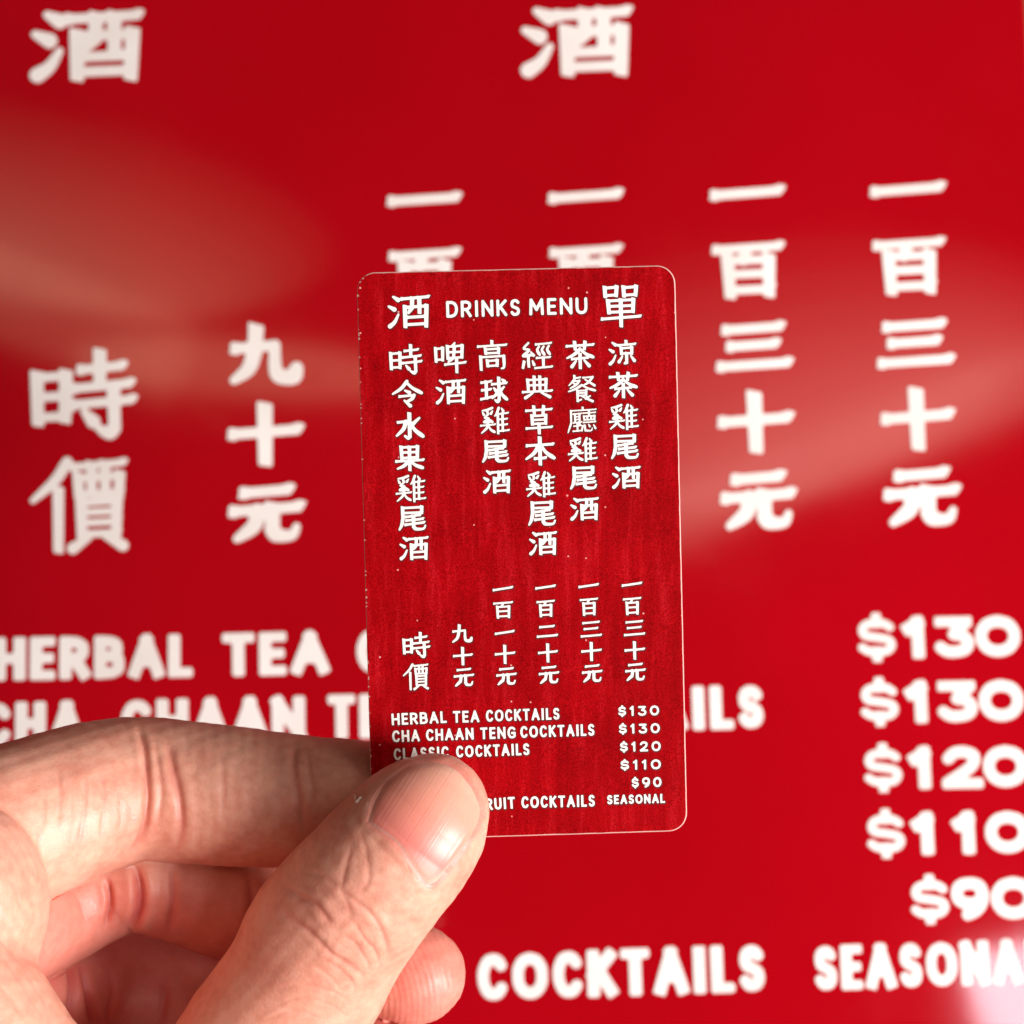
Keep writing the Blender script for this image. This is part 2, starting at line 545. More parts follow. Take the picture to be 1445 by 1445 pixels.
class Letters:
    """Collects letters lying on a plane and links them as one mesh (a line or a column of writing)."""
    def __init__(self, plane, n_top, n_bot=None, shade=None):
        self.pl, self.n_top, self.n_bot, self.shade = plane, n_top, n_bot, shade
        self.V, self.Fc, self.MI = [], [], []

    def _polygonise(self, field, xs, ys, place, n_top, n_bot, mi):
        ids, V = {}, []

        def vert(key, x, y):
            k = ids.get(key)
            if k is None:
                k = ids[key] = len(V)
                V.append((x, y))
            return k
        faces, rim = [], []
        inside = field < 0
        any_in = inside[:-1, :-1] | inside[1:, :-1] | inside[:-1, 1:] | inside[1:, 1:]
        for j, i in np.argwhere(any_in):
            cs = ((j, i), (j, i + 1), (j + 1, i + 1), (j + 1, i))
            poly, marks = [], []
            for k in range(4):
                a, b = cs[k], cs[(k + 1) % 4]
                fa, fb = field[a], field[b]
                if fa < 0:
                    poly.append(vert(a, xs[a[1]], ys[a[0]]))
                    marks.append(0)
                if (fa < 0) != (fb < 0):
                    t = fa / (fa - fb)
                    key = (min(a, b), max(a, b))
                    poly.append(vert(key, xs[a[1]] + t * (xs[b[1]] - xs[a[1]]), ys[a[0]] + t * (ys[b[0]] - ys[a[0]])))
                    marks.append(1 if fa < 0 else 2)
            if len(poly) >= 3:
                faces.append(poly)
                for k in range(len(poly)):
                    if marks[k] == 1 and marks[(k + 1) % len(poly)] == 2:
                        rim.append((poly[k], poly[(k + 1) % len(poly)]))
        if not faces:
            return
        base = len(self.V)
        A = np.array(V)
        uv = place(A)
        self.V += list(self.pl.world(uv[:, 0], uv[:, 1], n_top))
        for f in faces:
            self.Fc.append([base + k for k in f])
            self.MI.append(mi)
        if n_bot is not None:
            base2 = len(self.V)
            self.V += list(self.pl.world(uv[:, 0], uv[:, 1], n_bot))
            for a, b in rim:
                self.Fc.append([base + b, base + a, base2 + a, base2 + b])
                self.MI.append(mi)

    def add(self, segs, boxes, w, h, sw, place, res, quads=()):
        pad = sw * 1.4 + (self.shade[1] if self.shade else 0) * 2
        nx, ny = int((w + 2 * pad) / res) + 2, int((h + 2 * pad) / res) + 2
        xs = -w / 2 - pad + np.arange(nx) * res
        ys = -h / 2 - pad + np.arange(ny) * res
        X, Y = np.meshgrid(xs, ys)
        f = np.full(X.shape, 1e3)
        for a, b, ra, rb in segs:
            f = np.minimum(f, seg_field(X, Y, a, b, ra, rb))
        for q in quads:
            f = np.minimum(f, quad_field(X, Y, q, 0))
        for a, b, r, rnd in boxes:
            f = np.minimum(f, box_field(X, Y, a, b, r, rnd))
        f = f + 1e-7
        self._polygonise(f, xs, ys, place, self.n_top, self.n_bot, 0)
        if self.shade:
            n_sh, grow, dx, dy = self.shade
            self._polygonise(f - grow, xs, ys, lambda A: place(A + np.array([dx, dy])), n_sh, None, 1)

    def han(self, ch, x0, y0, x1, y1, swpx, roll=0.0, inset=0.0):
        cx, cy = (x0 + x1) / 2, (y0 + y1) / 2
        k = self.pl.mm_per_px(cx, cy)
        w, h = (x1 - x0 - inset) * k, (y1 - y0 - inset) * k
        c = self.pl.uv(cx, cy)
        sw = swpx * k
        segs, bars = [], []
        for st in parse(HAN[ch]):
            a, b = brush_segments(st, w, h, sw)
            segs += a
            bars += b
        self.add(segs, [], w, h, sw, lambda A: A + c, sw / 6.0, bars)

    def word(self, text, xl, yl, xr, yr, cap, swpx, narrow=1.0, gap=0.13, rnd=0.35):
        """Letters between baseline points (xl, yl) and (xr, yr), cap height and stroke in photo pixels."""
        k = self.pl.mm_per_px((xl + xr) / 2, (yl + yr) / 2)
        A0, A1 = self.pl.uv(xl, yl), self.pl.uv(xr, yr)
        L = np.linalg.norm(A1 - A0)
        ex = (A1 - A0) / L
        ey = np.array([-ex[1], ex[0]])
        h, sw = cap * k, swpx * k
        ws = [LAT[c][0] * h * 0.66 * narrow for c in text]
        # widths include the stroke; the gaps share what is left
        ws = [max(w, sw * (1.0 if c == 'I' else 1.5)) for w, c in zip(ws, text)]
        g = gap * h
        tot = sum(ws) + g * (len(text) - 1)
        s = L / tot
        x = 0.0
        for ch, w in zip(text, ws):
            w2 = max(w * s, sw)
            segs, boxes = [], []
            r = sw / 2
            for st in parse(LAT[ch][1]):
                P = np.array([(-w2 / 2 + r + px / 100 * (w2 - 2 * r), -h / 2 + r + (100 - py) / 100 * (h - 2 * r)) for px, py in st])
                if len(P) == 2:
                    a, b = P
                    hz = abs(a[1] - b[1]) < 0.05 * h
                    q = r * (0.80 if hz and rnd < 0.3 else 1.0)
                    if hz and q < r:                        # bars thinner than stems, still flush with the stem ends
                        up = np.array([0, (r - q) * (1 if st[0][1] < 5 else -1 if st[0][1] > 95 else 0)])
                        ext = np.array([r - q, 0])
                        a, b = a + up - ext, b + up + ext
                    boxes.append((a, b, q, q * rnd))
                else:
                    Q = catmull(P, 4) if ch in 'CGOSU$02369' else P
                    if ch in 'BDR':
                        Q = np.vstack([P[:1], catmull(P[1:-1], 4), P[-1:]])
                    if ch == '3':
                        Q = np.vstack([P[:1], catmull(P[1:], 4)])
                    q = r * (0.90 if rnd < 0.3 else 1.0)
                    segs += [(Q[i], Q[i + 1], q, q) for i in range(len(Q) - 1)]
            c = A0 + ex * (x + w2 / 2) + ey * (h / 2)
            self.add(segs, boxes, w2, h, sw, lambda A, c=c: c + A[:, :1] * ex + A[:, 1:] * ey, sw / 4.5)
            x += w * s + g * s

    def done(self, name, mats, parent, label=None):
        o = link(name, np.array(self.V) * MM, self.Fc, mats, parent, self.MI)
        if label:
            o['label'] = label
        return o


# ------------------------------------------------------------------ the red menu sign behind
sign = bpy.data.objects.new('menu_sign', None)
COL.objects.link(sign)
sign['label'] = 'large glossy red drinks menu board with white lettering, out of focus behind the card'
sign['category'] = 'menu sign'


def board(name, u0, u1, v0, v1, n_front, n_back, mat, parent, plane, r=0.6):
    o = [(u0, v0), (u1, v0), (u1, v1), (u0, v1)]
    i = [(u0 + r, v0 + r), (u1 - r, v0 + r), (u1 - r, v1 - r), (u0 + r, v1 - r)]
    V = [plane.world(u, v, n_front) for u, v in i] + [plane.world(u, v, n_front - r) for u, v in o] + [plane.world(u, v, n_back) for u, v in o]
    Fc = [[0, 1, 2, 3], [11, 10, 9, 8]]
    for k in range(4):
        q = (k + 1) % 4
        Fc += [[k, 4 + k, 4 + q, q], [4 + k, 8 + k, 8 + q, 4 + q]]
    return link(name, np.array(V) * MM, Fc, [mat], parent)


u_right = SIGN.uv(1448.0, 20)[0]
u_left = SIGN.uv(-260, 700)[0]
v_top = SIGN.uv(722, -420)[1]
v_bot = SIGN.uv(722, 1620)[1]
board('panel', u_left, u_right, v_bot, v_top, 0, -4, M_SIGN, sign, SIGN)

wall = board('wall', -700, 700, -500, 600, -60, -70, M_WOOD, None, SIGN, r=2)
wall['label'] = 'dim brown wall behind the red sign, a sliver at its right edge'
wall['category'] = 'wall'
SN, SB = 0.16, -0.1
MW = [M_WHITE]


def sign_column(items, label, sw):
    L = Letters(SIGN, SN, SB)
    for ch, x0, y0, x1, y1, *k in items:
        L.han(ch, x0, y0, x1, y1, k[0] if k else sw, inset=2)
    L.done('lettering', MW, sign, label)


sign_column([('酒', 40, 5, 203, 120, 18.9)], 'large white character at top left of sign', 18.0)
sign_column([('酒', 731, 0, 894, 113, 18.9)], 'large white character at top middle of sign', 18.0)
sign_column([('時', 39, 491, 194, 626, 17.1), ('價', 39, 643, 182, 782, 14.2)], 'white two character price column at left of sign', 15)
sign_column([('九', 319, 456, 429, 549), ('十', 319, 567, 429, 660), ('元', 320, 680, 431, 772)], 'white column of three characters left of the card', 19.8)
sign_column([('一', 544, 268, 652, 295, 18.0), ('百', 547, 346, 651, 434, 16.2), ('一', 550, 470, 658, 497, 18.0), ('十', 551, 560, 661, 652), ('元', 553, 672, 664, 765)],
            'white price column half hidden by the left half of the card', 19.8)
sign_column([('一', 771, 263, 880, 291, 18.0), ('百', 774, 341, 880, 429, 16.2), ('二', 778, 455, 888, 535, 18.0), ('十', 780, 556, 890, 648), ('元', 783, 668, 893, 760)],
            'white price column half hidden by the right half of the card', 19.8)
sign_column([('一', 999, 258, 1108, 287, 18.0), ('百', 1003, 337, 1109, 424, 16.2), ('三', 1007, 449, 1119, 531, 17.6), ('十', 1010, 551, 1121, 642), ('元', 1014, 661, 1125, 754)],
            'white price column just right of the card', 19.8)
sign_column([('一', 1225, 253, 1335, 282, 18.0), ('百', 1230, 331, 1336, 419, 16.2), ('三', 1234, 445, 1347, 526, 17.6), ('十', 1240, 546, 1348, 638), ('元', 1244, 656, 1357, 749)],
            'white price column furthest right on the sign', 19.8)


def sign_line(words, label):
    L = Letters(SIGN, SN, SB)
    for w in words:
        L.word(*w, gap=0.075, rnd=0.12)
    L.done('lettering', MW, sign, label)


W = 17.0
sign_line([('HERBAL', -9, 961, 272, 955.5, 61, W), ('TEA', 314, 955, 465, 951, 61, W), ('COCKTAILS', 503, 950, 905, 941, 61, W)], 'top white line of drink names on sign')
sign_line([('CHA', -27, 1054, 118, 1051, 62, W), ('CHAAN', 170, 1050, 431, 1044, 62, W), ('TENG', 463, 1043, 640, 1039, 62, W), ('COCKTAILS', 674, 1038, 1079, 1028, 62, W)],
          'second white line of drink names on sign')
sign_line([('CLASSIC', -30, 1145, 270, 1139, 62, W), ('COCKTAILS', 320, 1138, 730, 1128, 62, W)], 'third white line of drink names on sign, hidden by the hand')
sign_line([('FRUIT', 466, 1420, 640, 1414, 62, W), ('COCKTAILS', 674, 1413, 1081, 1399, 66, W + 0.5)], 'bottom white line of drink names on sign')
P = 17.5
sign_line([('$', 1210, 930, 1266, 929, 60, 13), ('1', 1275, 930, 1311, 929, 60, P), ('3', 1319, 929, 1376, 928, 60, P), ('0', 1377, 928, 1441, 927, 60, P)], 'top white price on sign')
sign_line([('$', 1214, 1021, 1270, 1020, 60, 13), ('1', 1279, 1021, 1315, 1020, 60, P), ('3', 1323, 1020, 1381, 1019, 60, P), ('0', 1382, 1019, 1446, 1018, 60, P)], 'second white price on sign')
sign_line([('$', 1219, 1114, 1275, 1113, 60, 13), ('1', 1284, 1114, 1320, 1113, 60, P), ('2', 1329, 1113, 1388, 1112, 60, P), ('0', 1388, 1112, 1452, 1111, 60, P)], 'third white price on sign')
sign_line([('$', 1223, 1207, 1279, 1206, 60, 13), ('1', 1288, 1207, 1324, 1206, 60, P), ('1', 1346, 1206, 1382, 1205, 60, P), ('0', 1391, 1205, 1455, 1204, 60, P)], 'fourth white price on sign')
sign_line([('$', 1285, 1300, 1341, 1299, 60, 13), ('9', 1342, 1299, 1397, 1298, 60, P), ('0', 1399, 1298, 1463, 1297, 60, P)], 'lowest white price on sign, near the bright reflection')
sign_line([('SEASONAL', 1150, 1398, 1478, 1387, 62, 15.5)], 'white word at bottom right of sign fading into a bright reflection')

# ------------------------------------------------------------------ the little menu card
card = bpy.data.objects.new('menu_card', None)
COL.objects.link(card)
card['label'] = 'small red drinks menu card with rounded corners and white lettering, held between thumb and finger'
card['category'] = 'menu card'


def build_card():
    tl, tr = CARD.uv(503.0, 385.0), CARD.uv(952.5, 374.0)
    br, bl = CARD.uv(970.0, 1172.5), CARD.uv(525.5, 1186.5)
    rad = 2.35
    P = []
    cs = [bl, br, tr, tl]
    for k in range(4):
        c, a, b = cs[k], cs[k - 1], cs[(k + 1) % 4]
        da, db = (a - c) / np.linalg.norm(a - c), (b - c) / np.linalg.norm(b - c)
        cen = c + (da + db) * rad
        for t in np.linspace(0, 1, 24):
            ang = t * math.pi / 2
            P.append(cen - da * rad * math.sin(ang) - db * rad * math.cos(ang))
        e = b - db * rad
        s = c + db * rad
        n = int(np.linalg.norm(e - s) / 0.12)
        for t in np.linspace(0, 1, n + 1)[1:-1]:
            P.append(s + (e - s) * t)
    P = np.array(P)
    n = len(P)
    T = np.roll(P, -1, 0) - np.roll(P, 1, 0)
    T /= np.linalg.norm(T, axis=1)[:, None]
    inw = np.stack([-T[:, 1], T[:, 0]], 1)
    k = np.ones(9) / 9
    wob = np.convolve(rng.normal(0, 1, n + 8), k, 'valid') * 0.055
    edge = 0.13 + wob * 0.6 + np.clip(rng.normal(0, 1, n) - 2.4, 0, 1) * 0.16
    left = P[:, 0] < tl[0] + 1.2
    edge = np.where(left, edge * 0.55 + (rng.random(n) > 0.94) * 0.16, edge)
    edge = np.clip(edge, 0.06, 0.42)
    Pout = P + inw * (wob * 0.25)[:, None]
    I = P + inw * edge[:, None]
    rings = [CARD.world(I[:, 0], I[:, 1], 0.0), CARD.world(Pout[:, 0], Pout[:, 1], -0.07),
             CARD.world(Pout[:, 0], Pout[:, 1], -0.42), CARD.world(I[:, 0], I[:, 1], -0.5)]
    V = np.vstack(rings)
    Fc, MI = [list(range(n)), list(range(4 * n - 1, 3 * n - 1, -1))], [0, 2]
    for r in range(3):
        for i in range(n):
            j = (i + 1) % n
            Fc.append([r * n + i, (r + 1) * n + i, (r + 1) * n + j, r * n + j])
            MI.append(1)
    return link('card_body', V * MM, Fc, [M_CARD, M_CORE, M_BACK], card, MI)


build_card()
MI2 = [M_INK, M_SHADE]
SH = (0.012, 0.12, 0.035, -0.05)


def card_column(items, label, sw=4.6):
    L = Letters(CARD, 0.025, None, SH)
    for ch, x0, y0, x1, y1, *k in items:
        L.han(ch, x0, y0, x1, y1, k[0] if k else sw, inset=0.0)
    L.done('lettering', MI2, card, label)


def card_line(words, label):
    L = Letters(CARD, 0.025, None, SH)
    for w in words:
        L.word(*w)
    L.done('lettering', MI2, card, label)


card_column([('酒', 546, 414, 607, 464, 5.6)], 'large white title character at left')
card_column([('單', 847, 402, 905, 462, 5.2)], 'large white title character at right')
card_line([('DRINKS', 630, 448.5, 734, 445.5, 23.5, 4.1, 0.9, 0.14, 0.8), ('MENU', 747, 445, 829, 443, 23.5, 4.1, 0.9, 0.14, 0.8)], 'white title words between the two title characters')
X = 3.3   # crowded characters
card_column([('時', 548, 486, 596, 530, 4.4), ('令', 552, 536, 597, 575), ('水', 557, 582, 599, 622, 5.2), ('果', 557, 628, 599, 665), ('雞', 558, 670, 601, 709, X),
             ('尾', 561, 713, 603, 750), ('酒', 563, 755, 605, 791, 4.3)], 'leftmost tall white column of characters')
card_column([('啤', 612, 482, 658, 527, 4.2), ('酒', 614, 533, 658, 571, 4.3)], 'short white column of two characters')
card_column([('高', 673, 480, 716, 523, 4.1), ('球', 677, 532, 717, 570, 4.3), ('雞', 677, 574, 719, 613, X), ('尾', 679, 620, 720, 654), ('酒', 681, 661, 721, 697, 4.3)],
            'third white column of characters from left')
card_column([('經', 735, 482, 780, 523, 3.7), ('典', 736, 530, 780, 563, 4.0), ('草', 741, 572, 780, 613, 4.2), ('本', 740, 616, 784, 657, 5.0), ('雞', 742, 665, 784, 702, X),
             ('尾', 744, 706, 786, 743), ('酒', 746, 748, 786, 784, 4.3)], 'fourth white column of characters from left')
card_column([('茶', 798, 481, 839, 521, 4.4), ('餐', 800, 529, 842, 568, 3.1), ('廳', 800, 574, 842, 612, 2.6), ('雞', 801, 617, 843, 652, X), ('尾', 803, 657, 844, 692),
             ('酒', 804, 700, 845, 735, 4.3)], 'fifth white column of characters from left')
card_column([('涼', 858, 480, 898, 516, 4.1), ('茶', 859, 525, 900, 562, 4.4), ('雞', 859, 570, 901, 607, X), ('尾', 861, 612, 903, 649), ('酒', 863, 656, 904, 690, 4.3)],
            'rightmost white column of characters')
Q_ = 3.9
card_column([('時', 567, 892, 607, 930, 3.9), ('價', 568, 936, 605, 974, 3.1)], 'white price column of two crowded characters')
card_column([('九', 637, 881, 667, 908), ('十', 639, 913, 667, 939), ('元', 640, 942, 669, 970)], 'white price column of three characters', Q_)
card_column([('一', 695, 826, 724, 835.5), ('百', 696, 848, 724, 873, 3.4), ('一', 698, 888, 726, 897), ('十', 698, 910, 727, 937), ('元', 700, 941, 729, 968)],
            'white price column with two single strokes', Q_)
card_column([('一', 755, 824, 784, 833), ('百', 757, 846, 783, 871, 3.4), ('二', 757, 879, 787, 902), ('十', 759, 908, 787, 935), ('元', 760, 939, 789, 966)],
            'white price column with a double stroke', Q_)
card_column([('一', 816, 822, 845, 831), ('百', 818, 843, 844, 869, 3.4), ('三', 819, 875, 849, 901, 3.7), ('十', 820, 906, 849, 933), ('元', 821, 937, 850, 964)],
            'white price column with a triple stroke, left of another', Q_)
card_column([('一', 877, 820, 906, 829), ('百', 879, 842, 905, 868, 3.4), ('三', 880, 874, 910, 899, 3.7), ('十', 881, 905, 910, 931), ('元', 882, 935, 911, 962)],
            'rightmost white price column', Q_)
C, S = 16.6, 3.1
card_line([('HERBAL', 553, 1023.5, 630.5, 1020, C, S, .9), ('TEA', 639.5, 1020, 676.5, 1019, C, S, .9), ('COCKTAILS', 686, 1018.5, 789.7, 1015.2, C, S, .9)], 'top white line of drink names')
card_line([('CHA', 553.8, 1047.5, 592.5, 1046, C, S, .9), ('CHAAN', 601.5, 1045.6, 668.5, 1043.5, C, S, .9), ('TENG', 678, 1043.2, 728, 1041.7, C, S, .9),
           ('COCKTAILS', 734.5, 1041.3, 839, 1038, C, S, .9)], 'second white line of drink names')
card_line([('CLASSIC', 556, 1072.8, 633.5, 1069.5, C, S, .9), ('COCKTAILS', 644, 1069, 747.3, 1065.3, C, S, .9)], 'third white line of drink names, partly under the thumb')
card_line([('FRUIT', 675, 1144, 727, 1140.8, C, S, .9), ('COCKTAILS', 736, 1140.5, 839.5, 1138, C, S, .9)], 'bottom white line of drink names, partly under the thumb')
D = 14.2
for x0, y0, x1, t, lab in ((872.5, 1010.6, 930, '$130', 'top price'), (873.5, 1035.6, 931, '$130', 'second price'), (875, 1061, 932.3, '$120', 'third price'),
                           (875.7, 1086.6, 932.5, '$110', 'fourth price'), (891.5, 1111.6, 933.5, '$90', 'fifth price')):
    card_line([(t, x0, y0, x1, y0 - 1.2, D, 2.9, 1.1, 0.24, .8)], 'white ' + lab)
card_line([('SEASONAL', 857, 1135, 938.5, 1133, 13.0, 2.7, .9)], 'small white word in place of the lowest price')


# ------------------------------------------------------------------ the hand
CH = {}


def chain(name, pts, n=4, flat=1.0):
    """pts: (px, py, depth mm, radius px). Returns dense centres and radii in millimetres."""
    A = np.array([[*pt(px, py, y), r * y / F] for px, py, y, r in pts])
    D_ = catmull(A, n)
    CH[name] = (D_[:, :3], D_[:, 3], flat)


chain('thumb', [(300, 1640, 248, 128), (355, 1500, 251, 120), (424, 1395, 250, 115), (463, 1318, 247.5, 115), (526, 1241, 243.8, 108),
                (580, 1179, 243.0, 101), (606, 1148, 243.7, 83), (613, 1140, 244.0, 76)], flat=0.92)
chain('index', [(-110, 1235, 240, 124), (-20, 1180, 247, 118), (60, 1150, 252, 113), (130, 1126, 256, 107), (200, 1113, 258.6, 101), (300, 1121, 259.3, 98),
                (415, 1130, 259.3, 93), (520, 1133, 259, 86), (585, 1140, 257.8, 76), (600, 1142, 257.2, 70)])
chain('middle', [(-60, 1330, 246, 105), (50, 1288, 260, 90), (140, 1245, 264, 84), (200, 1231, 264.5, 84), (314, 1266, 267, 83), (450, 1318, 266.5, 79),
                 (540, 1355, 263.5, 76), (580, 1373, 261.5, 71), (590, 1375, 261, 67)])
chain('ring', [(-60, 1430, 252, 105), (30, 1410, 263, 90), (110, 1392, 272, 82), (220, 1396, 279, 80), (340, 1430, 278, 76), (450, 1472, 267, 72), (540, 1505, 262, 66), (556, 1512, 261, 62)])
chain('little', [(-60, 1540, 256, 95), (60, 1530, 264, 74), (180, 1520, 270, 70), (300, 1550, 268, 64), (400, 1590, 262, 60), (450, 1610, 259, 54)])
chain('web', [(-125, 1380, 231, 138), (-67, 1450, 232, 140), (-5, 1545, 232, 142), (90, 1650, 231, 150), (300, 1680, 230, 140)])
chain('knuckle', [(-170, 1215, 234, 120), (-78, 1262, 237, 137), (-90, 1330, 240, 140)])
chain('palm', [(-120, 1330, 246, 150), (-150, 1500, 248, 190), (-110, 1650, 246, 200), (-60, 1800, 240, 215), (-90, 1960, 236, 215)])
chain('wrist', [(60, 1700, 233, 170), (-20, 1850, 234, 190), (-90, 1970, 234, 205)])
FINGERS = ['thumb', 'index', 'middle', 'ring', 'little']
PALM = ['web', 'knuckle', 'palm', 'wrist']
KBL = {'thumb': 5.0, 'index': 0.7, 'middle': 1.2, 'ring': 1.2, 'little': 1.2}


def chain_sdf(name, Pts):
    C_, R_, flat = CH[name]
    out = np.full(len(Pts), 1e3, np.float32)
    C_, R_ = C_.astype(Pts.dtype), R_.astype(Pts.dtype)
    sc_ = np.array([1, 1 / flat, 1], Pts.dtype)
    for i in range(len(C_) - 1):
        a, b, ra, rb = C_[i], C_[i + 1], R_[i], R_[i + 1]
        ab = (b - a) * sc_
        pa = (Pts - a) * sc_
        t = np.clip(pa @ ab / max(ab @ ab, 1e-9), 0, 1)
        d = np.sqrt(((pa - t[:, None] * ab) ** 2).sum(1)) - (ra + (rb - ra) * t)
        out = np.minimum(out, d)
    return out


def smin(a, b, k):
    h = np.clip(0.5 + 0.5 * (b - a) / k, 0, 1)
    return b + (a - b) * h - k * h * (1 - h)


def combine(D_):
    p = D_['web']
    for n_ in ('knuckle',):
        p = smin(p, D_[n_], 1.6)
    p = smin(smin(p, D_['palm'], 5), D_['wrist'], 8)
    out = None
    for f in FINGERS:
        d = smin(D_[f], p, KBL[f])
        out = d if out is None else smin(out, d, 0.25)
    return out


def hand_sdf(Pts):
    return combine({k: chain_sdf(k, Pts) for k in CH})


def grid_sdf(lo, h, shape):
    axes = [lo[k] + h * np.arange(shape[k]) for k in range(3)]
    D_ = {}
    for name, (C_, R_, flat) in CH.items():
        f = np.full(shape, 9.0, np.float32)
        for i in range(len(C_) - 1):
            a, b, ra, rb = C_[i], C_[i + 1], R_[i], R_[i + 1]
            m = max(ra, rb) + 6.5
            s0 = [max(0, int((min(a[k], b[k]) - m - lo[k]) / h)) for k in range(3)]
            s1 = [min(shape[k], int((max(a[k], b[k]) + m - lo[k]) / h) + 2) for k in range(3)]
            if any(s1[k] <= s0[k] for k in range(3)):
                continue
            x = axes[0][s0[0]:s1[0], None, None].astype(np.float32) - a[0]
            y = (axes[1][None, s0[1]:s1[1], None].astype(np.float32) - a[1]) / flat
            z = axes[2][None, None, s0[2]:s1[2]].astype(np.float32) - a[2]
            ab = (b - a) * np.array([1, 1 / flat, 1])
            L2 = float(max(ab @ ab, 1e-9))
            t = np.clip((x * ab[0] + y * ab[1] + z * ab[2]) / L2, 0, 1)
            d = np.sqrt((x - t * ab[0]) ** 2 + (y - t * ab[1]) ** 2 + (z - t * ab[2]) ** 2) - (ra + (rb - ra) * t)
            sl = f[s0[0]:s1[0], s0[1]:s1[1], s0[2]:s1[2]]
            np.minimum(sl, d, out=sl)
        D_[name] = f
    return combine(D_)


def surface_nets(f, lo, h):
    ins = f < 0
    nx, ny, nz = f.shape
    c = np.zeros((nx - 1, ny - 1, nz - 1), np.int8)
    for dx in (0, 1):
        for dy in (0, 1):
            for dz in (0, 1):
                c += ins[dx:nx - 1 + dx, dy:ny - 1 + dy, dz:nz - 1 + dz]
    act = (c > 0) & (c < 8)
    ijk = np.argwhere(act)
    idx = np.full(act.shape, -1, np.int32)
    idx[act] = np.arange(len(ijk))
    S_ = np.zeros((len(ijk), 3))
    N_ = np.zeros(len(ijk))
    cor = [(a, b, d) for a in (0, 1) for b in (0, 1) for d in (0, 1)]
    val = {q: f[ijk[:, 0] + q[0], ijk[:, 1] + q[1], ijk[:, 2] + q[2]] for q in cor}
    for q in cor:
        for ax in range(3):
            if q[ax] == 0:
                q2 = list(q)
                q2[ax] = 1
                q2 = tuple(q2)
                a, b = val[q], val[q2]
                x = (a < 0) != (b < 0)
                t = np.where(x, a / np.where(x, a - b, 1), 0)
                p = np.array(q, float)[None, :].repeat(len(ijk), 0)
                p[:, ax] += t
                S_ += p * x[:, None]
                N_ += x
    V = lo + h * (ijk + S_ / N_[:, None])
    faces = []
    for ax in range(3):
        o1, o2 = [(1, 2), (2, 0), (0, 1)][ax]
        sl = [slice(1, -1)] * 3
        sl[ax] = slice(0, f.shape[ax] - 1)
        sh = list(sl)
        sh[ax] = slice(1, f.shape[ax])
        A, B = ins[tuple(sl)], ins[tuple(sh)]
        e = np.argwhere(A != B)
        flip = A[A != B]
        base = e.copy()
        for k in range(3):
            if k != ax:
                base[:, k] += 1
        q = []
        for d1, d2 in ((-1, -1), (0, -1), (0, 0), (-1, 0)):
            w = base.copy()
            w[:, o1] += d1
            w[:, o2] += d2
            q.append(idx[w[:, 0], w[:, 1], w[:, 2]])
        q = np.stack(q, 1)
        q[~flip] = q[~flip][:, ::-1]
        faces.append(q)
    return V, np.vstack(faces)


def to_px(V):
    return 722.5 + F * V[:, 0] / V[:, 1], 722.5 - F * V[:, 2] / V[:, 1]


def grad(fn, Pts, e=0.05):
    g = np.stack([fn(Pts + np.eye(3)[k] * e) - fn(Pts - np.eye(3)[k] * e) for k in range(3)], 1)
    return g / np.maximum(np.linalg.norm(g, axis=1), 1e-9)[:, None]


def fgrad(fn, Pts, d0, e):
    g = np.stack([fn(Pts + (np.eye(3)[k] * e).astype(np.float32)) - d0 for k in range(3)], 1)
    return g / np.maximum(np.linalg.norm(g, axis=1), 1e-9)[:, None]


def poly_dist(x, y, line):
    """Pixel distance to a polyline and the running fraction along it."""
    P_ = catmull(np.array(line, float), 5) if len(line) > 2 else np.array(line, float)
    L_ = np.r_[0, np.cumsum(np.linalg.norm(np.diff(P_, axis=0), axis=1))]
    best = np.full(len(x), 1e6)
    fr = np.zeros(len(x))
    side = np.zeros(len(x))
    for i in range(len(P_) - 1):
        a, b = P_[i], P_[i + 1]
        ab = b - a
        l2 = max(ab @ ab, 1e-9)
        t = np.clip(((x - a[0]) * ab[0] + (y - a[1]) * ab[1]) / l2, 0, 1)
        dx, dy = x - a[0] - t * ab[0], y - a[1] - t * ab[1]
        d = np.hypot(dx, dy)
        m = d < best
        best[m] = d[m]
        fr[m] = ((L_[i] + t * math.sqrt(l2)) / L_[-1])[m]
        side[m] = np.sign(ab[0] * dy - ab[1] * dx)[m]
    return best, fr, side


NAIL = [(519, 1159), (527, 1131), (538, 1112), (553, 1096), (576, 1081), (596, 1076), (614, 1075), (637, 1081), (652, 1092), (663, 1106), (674, 1125), (679, 1147),
        (672, 1169), (662, 1186), (652, 1200), (640, 1216), (629, 1230), (618, 1243), (607, 1249), (596, 1241), (582, 1221), (564, 1196), (548, 1180), (533, 1170)]

